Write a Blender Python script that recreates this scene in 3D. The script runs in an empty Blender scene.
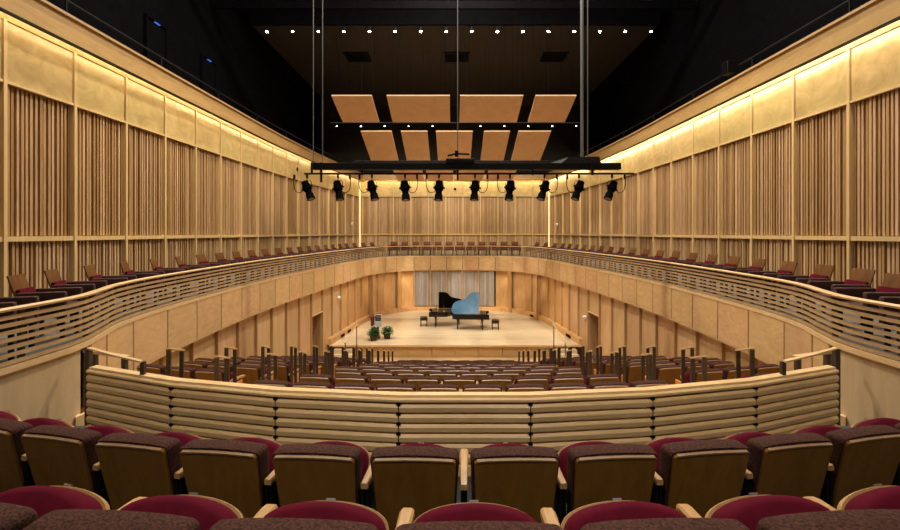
import bpy, bmesh, math, random
from mathutils import Matrix, Vector
random.seed(7)
sc = bpy.context.scene
COL = sc.collection
PI = math.pi
E = 5.55                      # eye height above the front floor of the hall
ST = .55                      # stage height
def e(h): return E + h
ORD = ['first','second','third','fourth','fifth','sixth','seventh','eighth','ninth','tenth','eleventh','twelfth','thirteenth',
       'fourteenth','fifteenth','sixteenth','seventeenth','eighteenth','nineteenth','twentieth','twenty-first','twenty-second',
       'twenty-third','twenty-fourth','twenty-fifth','twenty-sixth','twenty-seventh','twenty-eighth','twenty-ninth','thirtieth']

# ------------------------------------------------------------------ materials
def new_mat(name):
    m = bpy.data.materials.new(name); m.use_nodes = True
    nt = m.node_tree; b = nt.nodes['Principled BSDF']
    return m, nt, b
def plain(name, col, rough=.5, metal=0, noise=0, nscale=30, bump=0, spec=.5):
    m, nt, b = new_mat(name)
    b.inputs['Base Color'].default_value = (*col, 1); b.inputs['Roughness'].default_value = rough
    b.inputs['Metallic'].default_value = metal; b.inputs['Specular IOR Level'].default_value = spec
    tc = nt.nodes.new('ShaderNodeTexCoord'); n = nt.nodes.new('ShaderNodeTexNoise')
    n.inputs['Scale'].default_value = nscale; n.inputs['Detail'].default_value = 4
    nt.links.new(tc.outputs['Object'], n.inputs['Vector'])
    if noise:
        r = nt.nodes.new('ShaderNodeValToRGB')
        r.color_ramp.elements[0].position = .3; r.color_ramp.elements[1].position = .7
        r.color_ramp.elements[0].color = (*[c*(1-noise) for c in col], 1)
        r.color_ramp.elements[1].color = (*[min(1, c*(1+noise)) for c in col], 1)
        nt.links.new(n.outputs['Fac'], r.inputs['Fac']); nt.links.new(r.outputs['Color'], b.inputs['Base Color'])
    if bump:
        bp = nt.nodes.new('ShaderNodeBump'); bp.inputs['Strength'].default_value = bump; bp.inputs['Distance'].default_value = .01
        nt.links.new(n.outputs['Fac'], bp.inputs['Height']); nt.links.new(bp.outputs['Normal'], b.inputs['Normal'])
    return m
def wood(name, c1, c2, rough=.45, stretch=(6, 6, .6), scale=2.0, vary=.12, tone=0, planks=None, hue=0, metal=0, flame=0):
    """grain stretched along one axis; every object gets its own offset and tint; 'tone' colours single slats"""
    m, nt, b = new_mat(name); N = nt.nodes.new; L = nt.links.new
    b.inputs['Roughness'].default_value = rough; b.inputs['Metallic'].default_value = metal
    tc = N('ShaderNodeTexCoord'); oi = N('ShaderNodeObjectInfo')
    off = N('ShaderNodeVectorMath'); off.operation = 'SCALE'; off.inputs[0].default_value = (13, 7, 29); L(oi.outputs['Random'], off.inputs['Scale'])
    add = N('ShaderNodeVectorMath'); add.operation = 'ADD'; L(tc.outputs['Object'], add.inputs[0]); L(off.outputs['Vector'], add.inputs[1])
    mp = N('ShaderNodeMapping'); mp.inputs['Scale'].default_value = stretch; L(add.outputs['Vector'], mp.inputs['Vector'])
    n1 = N('ShaderNodeTexNoise'); n1.inputs['Scale'].default_value = scale; n1.inputs['Detail'].default_value = 6; n1.inputs['Distortion'].default_value = 1.2 + flame
    n1.inputs['Roughness'].default_value = .6
    L(mp.outputs['Vector'], n1.inputs['Vector'])
    r = N('ShaderNodeValToRGB'); r.color_ramp.elements[0].position = .32; r.color_ramp.elements[1].position = .68
    r.color_ramp.elements[0].color = (*c1, 1); r.color_ramp.elements[1].color = (*c2, 1); L(n1.outputs['Fac'], r.inputs['Fac'])
    out = r.outputs['Color']
    hs = N('ShaderNodeHueSaturation'); L(out, hs.inputs['Color'])
    mr = N('ShaderNodeMapRange'); L(oi.outputs['Random'], mr.inputs['Value'])
    mr.inputs['To Min'].default_value = 1 - vary; mr.inputs['To Max'].default_value = 1 + vary; L(mr.outputs['Result'], hs.inputs['Value'])
    if hue:
        m2 = N('ShaderNodeMath'); m2.operation = 'MULTIPLY'; m2.inputs[1].default_value = 7.31; L(oi.outputs['Random'], m2.inputs[0])
        m3 = N('ShaderNodeMath'); m3.operation = 'FRACT'; L(m2.outputs[0], m3.inputs[0])
        m4 = N('ShaderNodeMapRange'); L(m3.outputs[0], m4.inputs['Value']); m4.inputs['To Min'].default_value = .5 - hue; m4.inputs['To Max'].default_value = .5 + hue
        L(m4.outputs['Result'], hs.inputs['Hue'])
    out = hs.outputs['Color']
    if tone:
        at = N('ShaderNodeAttribute'); at.attribute_name = 'tone'
        mr2 = N('ShaderNodeMapRange'); L(at.outputs['Fac'], mr2.inputs['Value']); mr2.inputs['To Min'].default_value = 1 - tone; mr2.inputs['To Max'].default_value = 1 + tone
        sh = N('ShaderNodeHueSaturation'); L(out, sh.inputs['Color']); L(mr2.outputs['Result'], sh.inputs['Value'])
        mr3 = N('ShaderNodeMapRange'); L(at.outputs['Fac'], mr3.inputs['Value']); mr3.inputs['To Min'].default_value = 1.12; mr3.inputs['To Max'].default_value = .85
        L(mr3.outputs['Result'], sh.inputs['Saturation'])
        out = sh.outputs['Color']
    if planks:
        mpb = N('ShaderNodeMapping'); L(tc.outputs['Object'], mpb.inputs['Vector']); mpb.inputs['Rotation'].default_value = planks[2] if len(planks) > 2 else (0, 0, 0)
        br = N('ShaderNodeTexBrick'); L(mpb.outputs['Vector'], br.inputs['Vector'])
        br.inputs['Scale'].default_value = 1; br.inputs['Brick Width'].default_value = planks[0]; br.inputs['Row Height'].default_value = planks[1]
        br.inputs['Mortar Size'].default_value = .004; br.inputs['Color1'].default_value = (.86, .86, .86, 1); br.inputs['Color2'].default_value = (1.0, 1.0, 1.0, 1)
        br.inputs['Mortar'].default_value = (.55, .5, .45, 1)
        mx = N('ShaderNodeMix'); mx.data_type = 'RGBA'; mx.blend_type = 'MULTIPLY'; mx.inputs['Factor'].default_value = 1
        L(out, mx.inputs['A']); L(br.outputs['Color'], mx.inputs['B']); out = mx.outputs['Result']
    L(out, b.inputs['Base Color'])
    bp = N('ShaderNodeBump'); bp.inputs['Strength'].default_value = .08; bp.inputs['Distance'].default_value = .01
    L(n1.outputs['Fac'], bp.inputs['Height']); L(bp.outputs['Normal'], b.inputs['Normal'])
    return m
def emit(name, col, s):
    m, nt, b = new_mat(name)
    b.inputs['Base Color'].default_value = (*col, 1)
    b.inputs['Emission Color'].default_value = (*col, 1); b.inputs['Emission Strength'].default_value = s
    return m

M = {}
M['slat'] = wood('slat wood', (.38, .225, .10), (.56, .355, .18), .5, (7, 7, .5), 2, .05, tone=.27)
M['slatback'] = wood('slat backing wood', (.12, .065, .025), (.17, .095, .04), .7, (5, 5, .5), 2, .05)
M['batten'] = wood('pale batten wood', (.62, .44, .2), (.74, .54, .27), .4, (6, 6, .5), 2, .04)
M['gold'] = wood('golden veneer', (.50, .36, .14), (.70, .54, .24), .33, (1.2, 1.2, 1.6), 1.3, .1, hue=.008, flame=.3)
M['band'] = wood('cove band veneer', (.44, .275, .105), (.55, .36, .15), .45, (3, 1, 6), 1.2, .04)
M['fascia'] = wood('maple fascia veneer', (.62, .385, .175), (.76, .52, .27), .42, (1.5, 1.5, 4), 1.0, .08, hue=.008, flame=1)
M['ply'] = wood('lower wall veneer', (.60, .385, .19), (.74, .51, .275), .4, (3, 3, .5), 1.2, .09, hue=.008)
M['orange'] = wood('orange veneer', (.62, .35, .13), (.78, .48, .21), .38, (2.5, 2.5, .5), 1.1, .08, hue=.005, flame=1)
M['paleply'] = wood('pale plywood', (.54, .40, .24), (.66, .51, .32), .5, (3, 3, .7), 1.4, .03)
M['fin'] = wood('wall fin wood', (.42, .26, .12), (.50, .32, .16), .5, (5, 5, .5), 2, .1)
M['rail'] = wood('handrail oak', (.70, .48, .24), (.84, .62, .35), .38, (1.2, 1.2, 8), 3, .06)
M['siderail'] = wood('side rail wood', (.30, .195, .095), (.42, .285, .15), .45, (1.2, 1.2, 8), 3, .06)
M['stage'] = wood('stage maple', (.80, .62, .38), (.92, .77, .53), .32, (.5, 6, 6), 1.5, 0, planks=(2.2, .13))
M['hallfloor'] = wood('hall floor wood', (.56, .37, .18), (.68, .47, .26), .4, (.5, 6, 6), 1.5, 0, planks=(2.0, .12))
M['stagefront'] = wood('stage front veneer', (.52, .33, .14), (.62, .42, .2), .45, (1, 1, 6), 1.5, .06)
M['reflector'] = wood('reflector wood', (.66, .41, .21), (.76, .50, .29), .45, (1.0, .5, 2), 1.2, .05, flame=.8)
M['chairwood'] = wood('chair back veneer', (.20, .095, .016), (.26, .13, .026), .6, (5, 5, .6), 2, .05)
M['darkwood'] = wood('armchair walnut', (.11, .045, .012), (.16, .07, .022), .7, (5, 5, .6), 2, .05)
M['darkwood'].node_tree.nodes['Principled BSDF'].inputs['Specular IOR Level'].default_value = .15
M['chairwood'].node_tree.nodes['Principled BSDF'].inputs['Specular IOR Level'].default_value = .2
M['chairedge'] = wood('chair edge maple', (.25, .15, .085), (.32, .20, .115), .4, (6, 1, 6), 3, .04)
M['armwood'] = wood('armrest maple', (.38, .215, .085), (.50, .31, .14), .45, (8, 1, 8), 2.5, .06)
M['aislewood'] = wood('orange end cap wood', (.72, .25, .06), (.85, .36, .1), .4, (6, 6, 1), 2.5, .05)  # warm aisle light on the wood is painted into this orange
M['tweed'] = plain('burgundy tweed', (.060, .025, .020), .9, noise=.65, nscale=110, bump=.6, spec=.15)
M['velvet'] = plain('crimson velvet', (.085, .003, .014), .85, noise=.15, nscale=14, spec=.08)
M['velvet'].node_tree.nodes['Principled BSDF'].inputs['Sheen Weight'].default_value = .06
M['velvet'].node_tree.nodes['Principled BSDF'].inputs['Sheen Tint'].default_value = (.8, .1, .25, 1)
M['leather'] = plain('dark maroon upholstery', (.05, .014, .016), .6, noise=.3, nscale=40)
M['blacksteel'] = plain('black steel', (.006, .006, .007), .55, noise=.1, spec=.15)
M['bronze'] = plain('dark bronze metal', (.085, .066, .05), .45, .3, noise=.15, nscale=20)
M['black'] = plain('matt black paint', (.003, .003, .004), .9, noise=.2, nscale=3, spec=.03)
M['darkceil'] = wood('dark brown ceiling boards', (.009, .006, .004), (.013, .008, .005), .9, (1, 6, 1), 1, 0, planks=(4, .4))
M['lacquer'] = plain('black piano lacquer', (.006, .006, .007), .08, noise=.05)
M['bluelid'] = plain('steel blue gloss lid', (.04, .15, .29), .2, 0, noise=.25, nscale=2.5, spec=.12)  # blue light reflected in the black lid, painted as its base colour
M['lidblack'] = plain('black lid underside', (.004, .004, .005), .6, noise=.05, spec=.05)
M['brass'] = plain('piano brass', (.65, .42, .12), .3, .9)
M['ivory'] = plain('ivory keys', (.8, .78, .7), .3)
M['grey'] = plain('grey blue carpet', (.045, .053, .066), .95, noise=.25, nscale=60)
M['balcfloor'] = plain('pale grey vinyl floor', (.17, .17, .18), .6, noise=.08, nscale=5)
M['white'] = plain('white enamel', (.8, .8, .78), .35)
M['signgrey'] = plain('sign silver', (.62, .64, .68), .4)
M['screen'] = plain('sign dark blue', (.02, .03, .06), .3)
M['lecternwood'] = wood('lectern walnut', (.13, .035, .015), (.2, .06, .025), .4, (5, 5, .6), 2, 0)
M['leaf'] = plain('leaf green', (.03, .16, .03), .5, noise=.5, nscale=30)
M['pot'] = plain('dark clay pot', (.05, .035, .03), .6, noise=.1)
M['silver'] = plain('seat plate metal', (.45, .5, .6), .3, .8)
M['greyslat'] = wood('grey curtain slats', (.36, .32, .28), (.50, .46, .41), .6, (7, 7, .5), 2, .05, tone=.2)
M['cable'] = plain('galvanised cable', (.16, .17, .18), .5, .5)
M['lensw'] = emit('lamp lens cool white', (.85, .95, 1.0), 60)
M['lensw2'] = emit('small lamp lens', (.9, .95, 1.0), 12)
M['blue'] = emit('blue running light', (.05, .2, 1.0), .5)
M['led_left'] = emit('cove led warm soft', (1.0, .80, .5), 32)
M['led_right'] = emit('cove led warm bright', (1.0, .85, .62), 72)
M['led_back'] = emit('cove led back', (1.0, .80, .50), 60)
M['led_corner'] = emit('corner led', (1.0, .74, .38), 1.0)  # emission imitates light falling on the corner battens; no lamp there
def glass_mat():
    m, nt, b = new_mat('clear guard glass'); nt.nodes.remove(b); N = nt.nodes.new
    t = N('ShaderNodeBsdfTransparent'); t.inputs['Color'].default_value = (.93, .95, .93, 1)
    g = N('ShaderNodeBsdfGlossy'); g.inputs['Roughness'].default_value = .05
    mx = N('ShaderNodeMixShader'); mx.inputs[0].default_value = .07
    nt.links.new(t.outputs[0], mx.inputs[1]); nt.links.new(g.outputs[0], mx.inputs[2]); nt.links.new(mx.outputs[0], nt.nodes['Material Output'].inputs[0])
    return m
M['glass'] = glass_mat()

# ------------------------------------------------------------------ mesh helpers
def nb():
    bm = bmesh.new(); bm.loops.layers.float_color.new('tone'); return bm
def _tone(bm, faces, t):
    ly = bm.loops.layers.float_color['tone']
    for f in faces:
        for l in f.loops: l[ly] = (t, t, t, 1)
def box(bm, c, s, rz=0, bev=0, mtx=None, tone=None, rx=0, ry=0, seg=2):
    m = Matrix.Translation(Vector(c)) @ Matrix.Rotation(rz, 4, 'Z') @ Matrix.Rotation(ry, 4, 'Y') @ Matrix.Rotation(rx, 4, 'X') @ Matrix.Diagonal((s[0], s[1], s[2], 1))
    if mtx is not None: m = mtx @ m
    r = bmesh.ops.create_cube(bm, size=1, matrix=m)
    fs = list({f for v in r['verts'] for f in v.link_faces})
    if tone is not None: _tone(bm, fs, tone)
    if bev:
        es = list({ed for v in r['verts'] for ed in v.link_edges})
        bmesh.ops.bevel(bm, geom=es, offset=bev, segments=seg, affect='EDGES', profile=.5)
def hexa(bm, P):
    """eight corners: bottom four (ccw), top four"""
    v = [bm.verts.new(p) for p in P]
    for q in ((3, 2, 1, 0), (4, 5, 6, 7), (0, 1, 5, 4), (1, 2, 6, 5), (2, 3, 7, 6), (3, 0, 4, 7)): bm.faces.new([v[i] for i in q])
def prism(bm, poly, z0, z1):
    a = [bm.verts.new((x, y, z0)) for x, y in poly]; b = [bm.verts.new((x, y, z1)) for x, y in poly]
    bm.faces.new(a[::-1]); bm.faces.new(b); n = len(poly)
    for i in range(n): bm.faces.new((a[i], a[(i+1) % n], b[(i+1) % n], b[i]))
def loft(bm, rings, cap=True):
    R = [[bm.verts.new(p) for p in r] for r in rings]; n = len(R[0])
    for a, b in zip(R, R[1:]):
        for i in range(n): bm.faces.new((a[i], a[(i+1) % n], b[(i+1) % n], b[i]))
    if cap: bm.faces.new(R[0][::-1]); bm.faces.new(R[-1])
def tube(bm, pts, r, n=8):
    pts = [Vector(p) for p in pts]; rings = []
    for i, p in enumerate(pts):
        d = (pts[min(i+1, len(pts)-1)] - pts[max(i-1, 0)]).normalized()
        up = Vector((0, 0, 1)) if abs(d.z) < .9 else Vector((0, 1, 0))
        a = d.cross(up).normalized(); b = d.cross(a).normalized(); rr = r[i] if isinstance(r, (list, tuple)) else r
        rings.append([p + rr*(math.cos(t)*a + math.sin(t)*b) for t in [2*PI*k/n for k in range(n)]])
    loft(bm, rings)
def normals(path, sg=1):
    out = []
    for i, p in enumerate(path):
        a = path[max(i-1, 0)]; b = path[min(i+1, len(path)-1)]
        ds = []
        if i > 0: d = Vector((p[0]-a[0], p[1]-a[1])).normalized(); ds.append(d)
        if i < len(path)-1: d = Vector((b[0]-p[0], b[1]-p[1])).normalized(); ds.append(d)
        t = sum(ds, Vector((0, 0))).normalized(); n = Vector((t.y, -t.x)) * sg
        k = max(.5, t.dot(ds[0])); out.append(n / k)
    return out
def sweep(bm, prof, path, sg=1):
    ns = normals(path, sg)
    loft(bm, [[(p[0]+n.x*u, p[1]+n.y*u, z) for u, z in prof] for p, n in zip(path, ns)])
def offset(path, d, sg=1):
    return [(p[0]+n.x*d, p[1]+n.y*d) for p, n in zip(path, normals(path, sg))]
def rectp(u0, u1, z0, z1): return [(u0, z0), (u1, z0), (u1, z1), (u0, z1)]
def fin(name, bm, mat, parent=None, smooth=False, world=False, mods=None):
    if world and parent is not None: bmesh.ops.translate(bm, verts=bm.verts, vec=-parent.location)
    bmesh.ops.recalc_face_normals(bm, faces=bm.faces)
    me = bpy.data.meshes.new(name); bm.to_mesh(me); bm.free()
    me.materials.append(M[mat] if isinstance(mat, str) else mat)
    if smooth:
        for p in me.polygons: p.use_smooth = True
        me.set_sharp_from_angle(angle=math.radians(40))
    o = bpy.data.objects.new(name, me); COL.objects.link(o)
    if parent is not None: o.parent = parent
    return o
def tag(o, label=None, cat=None, group=None, kind=None):
    if label: o['label'] = label
    if cat: o['category'] = cat
    if group: o['group'] = group
    if kind: o['kind'] = kind
    return o
def empty(name, loc=(0, 0, 0), rz=0, label=None, cat=None, group=None, kind=None):
    o = bpy.data.objects.new(name, None); COL.objects.link(o); o.location = loc; o.rotation_euler = (0, 0, rz)
    o.empty_display_size = .1
    return tag(o, label, cat, group, kind)
KIDS = {}
def kids(o):
    if o not in KIDS: KIDS[o] = [c for c in COL.objects if c.parent == o]
    return KIDS[o]
def dup(root, loc, rz, label, group=None, skip=()):
    r = root.copy(); COL.objects.link(r); r.location = loc; r.rotation_euler = (0, 0, rz); r['label'] = label
    if group: r['group'] = group
    for ch in kids(root):
        if ch.name.split('.')[0] in skip: continue
        c = ch.copy(); COL.objects.link(c); c.parent = r
        for g in kids(ch):
            d = g.copy(); COL.objects.link(d); d.parent = c
    return r
def catmull(P, n=12):
    out = []
    for i in range(len(P)-1):
        p0 = P[max(i-1, 0)]; p1 = P[i]; p2 = P[i+1]; p3 = P[min(i+2, len(P)-1)]
        for k in range(n):
            t = k/n
            out.append(tuple(.5*((2*b)+(-a+c)*t+(2*a-5*b+4*c-d)*t*t+(-a+3*b-3*c+d)*t**3) for a, b, c, d in zip(p0, p1, p2, p3)))
    out.append(tuple(P[-1])); return out
def resample(path, step):
    L = [0]
    for a, b in zip(path, path[1:]): L.append(L[-1]+math.dist(a, b))
    n = max(2, round(L[-1]/step)); out = []
    j = 0
    for i in range(n+1):
        s = L[-1]*i/n
        while j < len(L)-2 and L[j+1] < s: j += 1
        t = (s-L[j])/max(1e-9, L[j+1]-L[j]); a, b = path[j], path[j+1]
        out.append((a[0]+(b[0]-a[0])*t, a[1]+(b[1]-a[1])*t))
    return out
SIDES = ((-1, 'left'), (1, 'right'))

# ------------------------------------------------------------------ plan curves (right-hand half, x > 0, y = distance up the hall)
SCURVE = catmull([(5.0, -2.6), (5.0, 1), (5.0, 3.5), (5.0, 5.5), (5.06, 6.35), (5.29, 7.05), (5.58, 7.85), (5.78, 9.0), (5.92, 11), (6.0, 13.5), (5.97, 16),
                  (5.82, 18.5), (5.62, 21.3), (5.42, 23.4), (5.24, 25.4), (4.95, 27.4), (4.25, 29.5)], 14)
REAR = catmull([(4.25, 29.5), (3.4, 30.35), (2.5, 30.8), (1.3, 30.9), (0, 30.9)], 8)
FULL = SCURVE + REAR[1:]
def wall_x(y):
    pts = [(-4, 7.88), (20, 7.88), (24, 7.72), (27.5, 7.5), (31, 7.15), (34, 6.8)]
    for (a, xa), (b, xb) in zip(pts, pts[1:]):
        if y <= b: return xa+(xb-xa)*(y-a)/(b-a)
    return 6.8

# ------------------------------------------------------------------ upper walls
def wall_bay(parent, p0, p1, sg, z_lo=-1.48, half=False):
    """everything between two battens; sg turns the inward normal"""
    d = Vector((p1[0]-p0[0], p1[1]-p0[1])); L = d.length; d.normalize(); n = Vector((d.y, -d.x))*sg
    rz = math.atan2(d.y, d.x)
    def P(s, q): return (p0[0]+d.x*s+n.x*q, p0[1]+d.y*s+n.y*q)
    N = max(6, round(L/.093))
    for z0, z1 in ((e(-.05), e(2.56)), (e(z_lo), e(-.16))):
        bm = nb()
        for i in range(N):
            s = (i+.5)*L/N; dep = random.choice((.055, .065, .075)); w = random.choice((.046, .05, .056))
            if half: dep *= .5; w = L/N-.014
            x, y = P(s, -.02+dep/2)
            box(bm, (x, y, (z0+z1)/2), (w, dep, z1-z0), rz, tone=random.random())
        fin('slat_panel', bm, 'slat', parent)
    bm = nb(); x, y = P(L/2, .085); box(bm, (x, y, e(3.13)), (L-.10, .05, 1.0), rz)
    fin('upper_panel', bm, 'gold', parent)
    bm = nb()
    for zc, hh in ((2.595, .05), (3.665, .03)):
        x, y = P(L/2, .085); box(bm, (x, y, e(zc)), (L-.06, .09, hh), rz)
    x, y = P(L/2, .06); box(bm, (x, y, e(-.105)), (L-.06, .12, .09), rz)
    fin('cross_rail', bm, 'batten', parent)
def batten(parent, p, rz, n, h0=-1.48):
    bm = nb(); box(bm, (p[0]+n[0]*.07, p[1]+n[1]*.07, e((3.70+h0)/2)), (.065, .14, 3.70-h0), rz)
    fin('batten', bm, 'batten', parent)
for sg, side in SIDES:
    ys = ([8.2+1.525*k for k in range(-7, 17)] if sg < 0 else [7.98+1.55*k for k in range(-7, 17)]) + [34.0]
    root = empty('wall_'+side, (0, 0, 0), kind='structure')
    path = [(sg*wall_x(y), y) for y in ys]
    bm = nb(); sweep(bm, rectp(-.22, -.03, e(-1.6), e(4.1)), path, -sg); fin('backing', bm, 'slatback', root)
    for a, b in zip(path, path[1:]): wall_bay(root, a, b, -sg)
    for i, p in enumerate(path[:-1]):
        q = path[i+1]; d = Vector((q[0]-p[0], q[1]-p[1])).normalized()
        batten(root, p, math.atan2(d.y, d.x), Vector((d.y, -d.x))*-sg)
    # bulkhead that hides the cove light
    b2 = empty('cove_bulkhead', (sg*7.45, 10, e(3.6)), label='long wooden cove band above the %s wall panels' % side, cat='cove', kind='structure')
    bm = nb(); sweep(bm, [(.40, e(3.66)), (.44, e(3.66)), (.47, e(4.10)), (.43, e(4.10))], path, -sg); fin('band', bm, 'band', b2, world=True)
    bm = nb(); sweep(bm, rectp(.385, .455, e(3.625), e(3.66)), path, -sg); fin('metal_edge', bm, 'blacksteel', b2, world=True)
    bm = nb(); sweep(bm, rectp(-.05, .45, e(4.08), e(4.12)), path, -sg); sweep(bm, rectp(-.03, .14, e(3.68), e(3.75)), path, -sg); fin('soffit', bm, 'batten', b2, world=True)
    bm = nb(); sweep(bm, rectp(.42, .52, e(4.10), e(4.15)), path, -sg); fin('top_trim', bm, 'fin', b2, world=True)
    lp = empty('cove_light', (sg*7.5, 10, e(3.7)), label='long cove light strip glowing above the %s wall panels' % side, cat='light')
    bm = nb(); sweep(bm, rectp(.345, .365, e(3.665), e(3.685)), path, -sg); fin('light_strip', bm, 'led_'+side, lp, world=True)
    bm = nb(); sweep(bm, rectp(.365, .385, e(3.66), e(3.70)), path, -sg); fin('housing', bm, 'white', lp, world=True)
# back wall
root = empty('wall_back', (0, 0, 0), kind='structure')
xb = [-6.8, -5.535, -4.305, -3.075, -1.845, -.615, .615, 1.845, 3.075, 4.305, 5.535, 6.8]
bm = nb(); box(bm, (0, 34.12, e(1.25)), (13.9, .2, 5.7)); fin('backing', bm, 'slatback', root)
for a, b in zip(xb, xb[1:]): wall_bay(root, (a, 34), (b, 34), 1, half=True)
for x in xb: batten(root, (x, 34), 0, (0, -1))
b2 = empty('cove_bulkhead', (0, 33.55, e(3.6)), label='wooden cove band over the far wall', cat='cove', kind='structure')
bm = nb(); box(bm, (0, 33.57, e(3.94)), (13, .04, .36)); fin('band', bm, 'band', b2, world=True)
bm = nb(); box(bm, (0, 33.79, e(4.1)), (13.4, .5, .04)); fin('soffit', bm, 'batten', b2, world=True)
lp = empty('cove_light', (0, 33.7, e(3.7)), label='cove light strip glowing over the far wall', cat='light')
bm = nb(); box(bm, (0, 33.62, e(3.8)), (12.6, .02, .02)); fin('light_strip', bm, 'led_back', lp, world=True)
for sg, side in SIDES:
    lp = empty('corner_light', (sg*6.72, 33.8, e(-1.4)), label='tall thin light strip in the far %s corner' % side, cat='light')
    bm = nb(); box(bm, (sg*6.66, 33.83, e(1.1)), (.07, .07, 4.9)); fin('light_strip', bm, 'led_corner', lp, world=True)  # batten brightened by wall light, imitated with its own glow

# ------------------------------------------------------------------ dark upper volume
for sg, side in SIDES:
    bm = nb(); box(bm, (sg*10.1, 16, e(8)), (.2, 40, 9)); o = fin('wall_upper_'+side, bm, 'black'); tag(o, kind='structure')
    bm = nb(); box(bm, (sg*8.98, 16, e(4.0)), (2.1, 40, .12)); o = fin('floor_gallery_'+side, bm, 'black'); tag(o, kind='structure')
bm = nb(); box(bm, (0, 36, e(8)), (20.4, .2, 9)); tag(fin('wall_upper_back', bm, 'darkceil'), kind='structure')
bm = nb(); box(bm, (0, 29, e(9.56)), (18.6, 14.0, .12)); tag(fin('ceiling_stage', bm, 'darkceil'), kind='structure')
bm = nb(); box(bm, (0, 16, e(12.4)), (20.4, 40, .12)); tag(fin('ceiling', bm, 'black'), kind='structure')
bm = nb(); box(bm, (0, 21.9, e(10.1)), (18.6, .1, 1.2)); tag(fin('trim_1', bm, 'black'), kind='structure')
for i, (x, y) in enumerate(((-5.2, 25.8), (.1, 25.8), (5.3, 25.8))):
    w = empty('ceiling_hatch', (x, y, e(9.5)), label='dark ceiling hatch, %s of three above the reflectors' % ('leftmost', 'middle', 'rightmost')[i], cat='hatch', group='ceiling hatches')
    bm = nb(); box(bm, (x, y, e(9.46)), (1.3, 1.2, .05)); fin('cover', bm, 'black', w, world=True)
    bm = nb(); [box(bm, (x+dx, y+dy, e(9.45)), sz) for dx, dy, sz in ((0, .62, (1.36, .05, .09)), (0, -.62, (1.36, .05, .09)), (.66, 0, (.05, 1.2, .09)), (-.66, 0, (.05, 1.2, .09)))]
    fin('rim', bm, 'blacksteel', w, world=True)
# catwalk beams across
for k, yb in enumerate((17.2, 19.6)):
    w = empty('catwalk_beam', (0, yb, e(9.6)), label='dark steel catwalk rail crossing high above, %s one' % ('nearer', 'farther')[k], cat='beam', group='catwalk beams')
    bm = nb(); tube(bm, [(-9.9, yb, e(9.9-k*.35)), (9.9, yb, e(9.9-k*.35))], .05); fin('pipe', bm, 'bronze', w, world=True)
    bm = nb(); box(bm, (0, yb, e(9.3)), (19.8, .12, .3)); fin('web', bm, 'black', w, world=True)
# gallery pipe rails
for sg, side in SIDES:
    w = empty('gallery_rail', (sg*7.62, 10, e(4.1)), label='black pipe guard rail along the top of the %s wall' % side, cat='railing')
    path = [(sg*(wall_x(y)-.1), y) for y in ys]
    bm = nb(); tube(bm, [(x, y, e(4.62)) for x, y in path], .025); fin('top_pipe', bm, 'blacksteel', w, world=True)
    bm = nb(); tube(bm, [(x, y, e(4.38)) for x, y in path], .015); fin('lower_pipe', bm, 'blacksteel', w, world=True)
    for x, y in path[::2]:
        bm = nb(); tube(bm, [(x, y, e(4.06)), (x, y, e(4.62))], .02); fin('post', bm, 'blacksteel', w, world=True)
w = empty('loudspeaker', (7.6, 13.4, e(4.2)), label='small black speaker box clamped on the right gallery rail', cat='speaker')
bm = nb(); box(bm, (7.6, 13.4, e(4.6)), (.24, .3, .34), bev=.02); fin('body', bm, 'blacksteel', w, world=True)
bm = nb(); box(bm, (7.47, 13.4, e(4.6)), (.02, .24, .28)); fin('grille', bm, 'black', w, world=True)
# dim doorways with blue lamps on the upper left wall
for i, y in enumerate((15.9, 19.3)):
    w = empty('door_%d' % (i+3), (-9.95, y, e(4.06)), kind='structure')
    bm = nb(); box(bm, (-9.97, y, e(5.6)), (.08, .95, 2.6)); fin('leaf', bm, 'black', w, world=True)
    bm = nb(); box(bm, (-9.9, y, e(6.93)), (.06, .26, .02)); fin('blue_light', bm, 'blue', w, world=True)
    bm = nb()
    for dy in (-.52, .52): box(bm, (-9.93, y+dy, e(5.6)), (.1, .08, 2.7))
    box(bm, (-9.93, y, e(7.0)), (.1, 1.1, .08)); fin('frame', bm, 'black', w, world=True)

# ------------------------------------------------------------------ ceiling lamps
def lamp(loc, label, group, r, lens, spot=0):
    w = empty('ceiling_lamp', loc, label=label, cat='lamp', group=group)
    bm = nb(); bmesh.ops.create_cone(bm, cap_ends=True, segments=16, radius1=r*1.5, radius2=r*1.2, depth=r*3, matrix=Matrix.Translation((0, 0, r*1.6))); fin('can', bm, 'blacksteel', w, True)
    bm = nb(); bmesh.ops.create_icosphere(bm, subdivisions=2, radius=r, matrix=Matrix.Diagonal((1, 1, .6, 1))); fin('lens', bm, lens, w, True)
    return w
for i in range(16):
    x = .17+(i-7.5)*1.16
    w = lamp((x, 21.75, e(9.13)), 'bright white downlight in the ceiling row, %s from the left' % ORD[i], 'row of sixteen ceiling downlights', .055, 'lensw')
for i in range(11):
    if i in (5,): continue
    x = (i-5)*1.035+.05
    lamp((x, 20.75, e(4.62)), 'small white lamp behind the front reflectors, %s from the left' % ORD[i if i < 5 else i-1], 'small lamps behind the front reflector row', .03, 'lensw2')
bt = empty('lamp_batten', (0, 20.75, e(4.7)), label='thin black pipe carrying small lamps behind the front reflectors', cat='batten')
bm = nb(); tube(bm, [(-5.4, 20.75, e(4.76)), (5.4, 20.75, e(4.76))], .025); fin('pipe', bm, 'blacksteel', bt, world=True)
bm = nb(); [tube(bm, [(x, 20.75, e(4.76)), (x, 20.75, e(9.5))], .005, 5) for x in (-5, 0, 5)]; fin('cable', bm, 'black', bt, world=True)
for i in range(11):
    x = (i-5)*.975+.05
    lamp((x, 24.7, e(3.56)), 'small white lamp behind the middle reflectors, %s from the left' % ORD[i], 'small lamps behind the middle reflector row', .03, 'lensw2')
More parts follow.
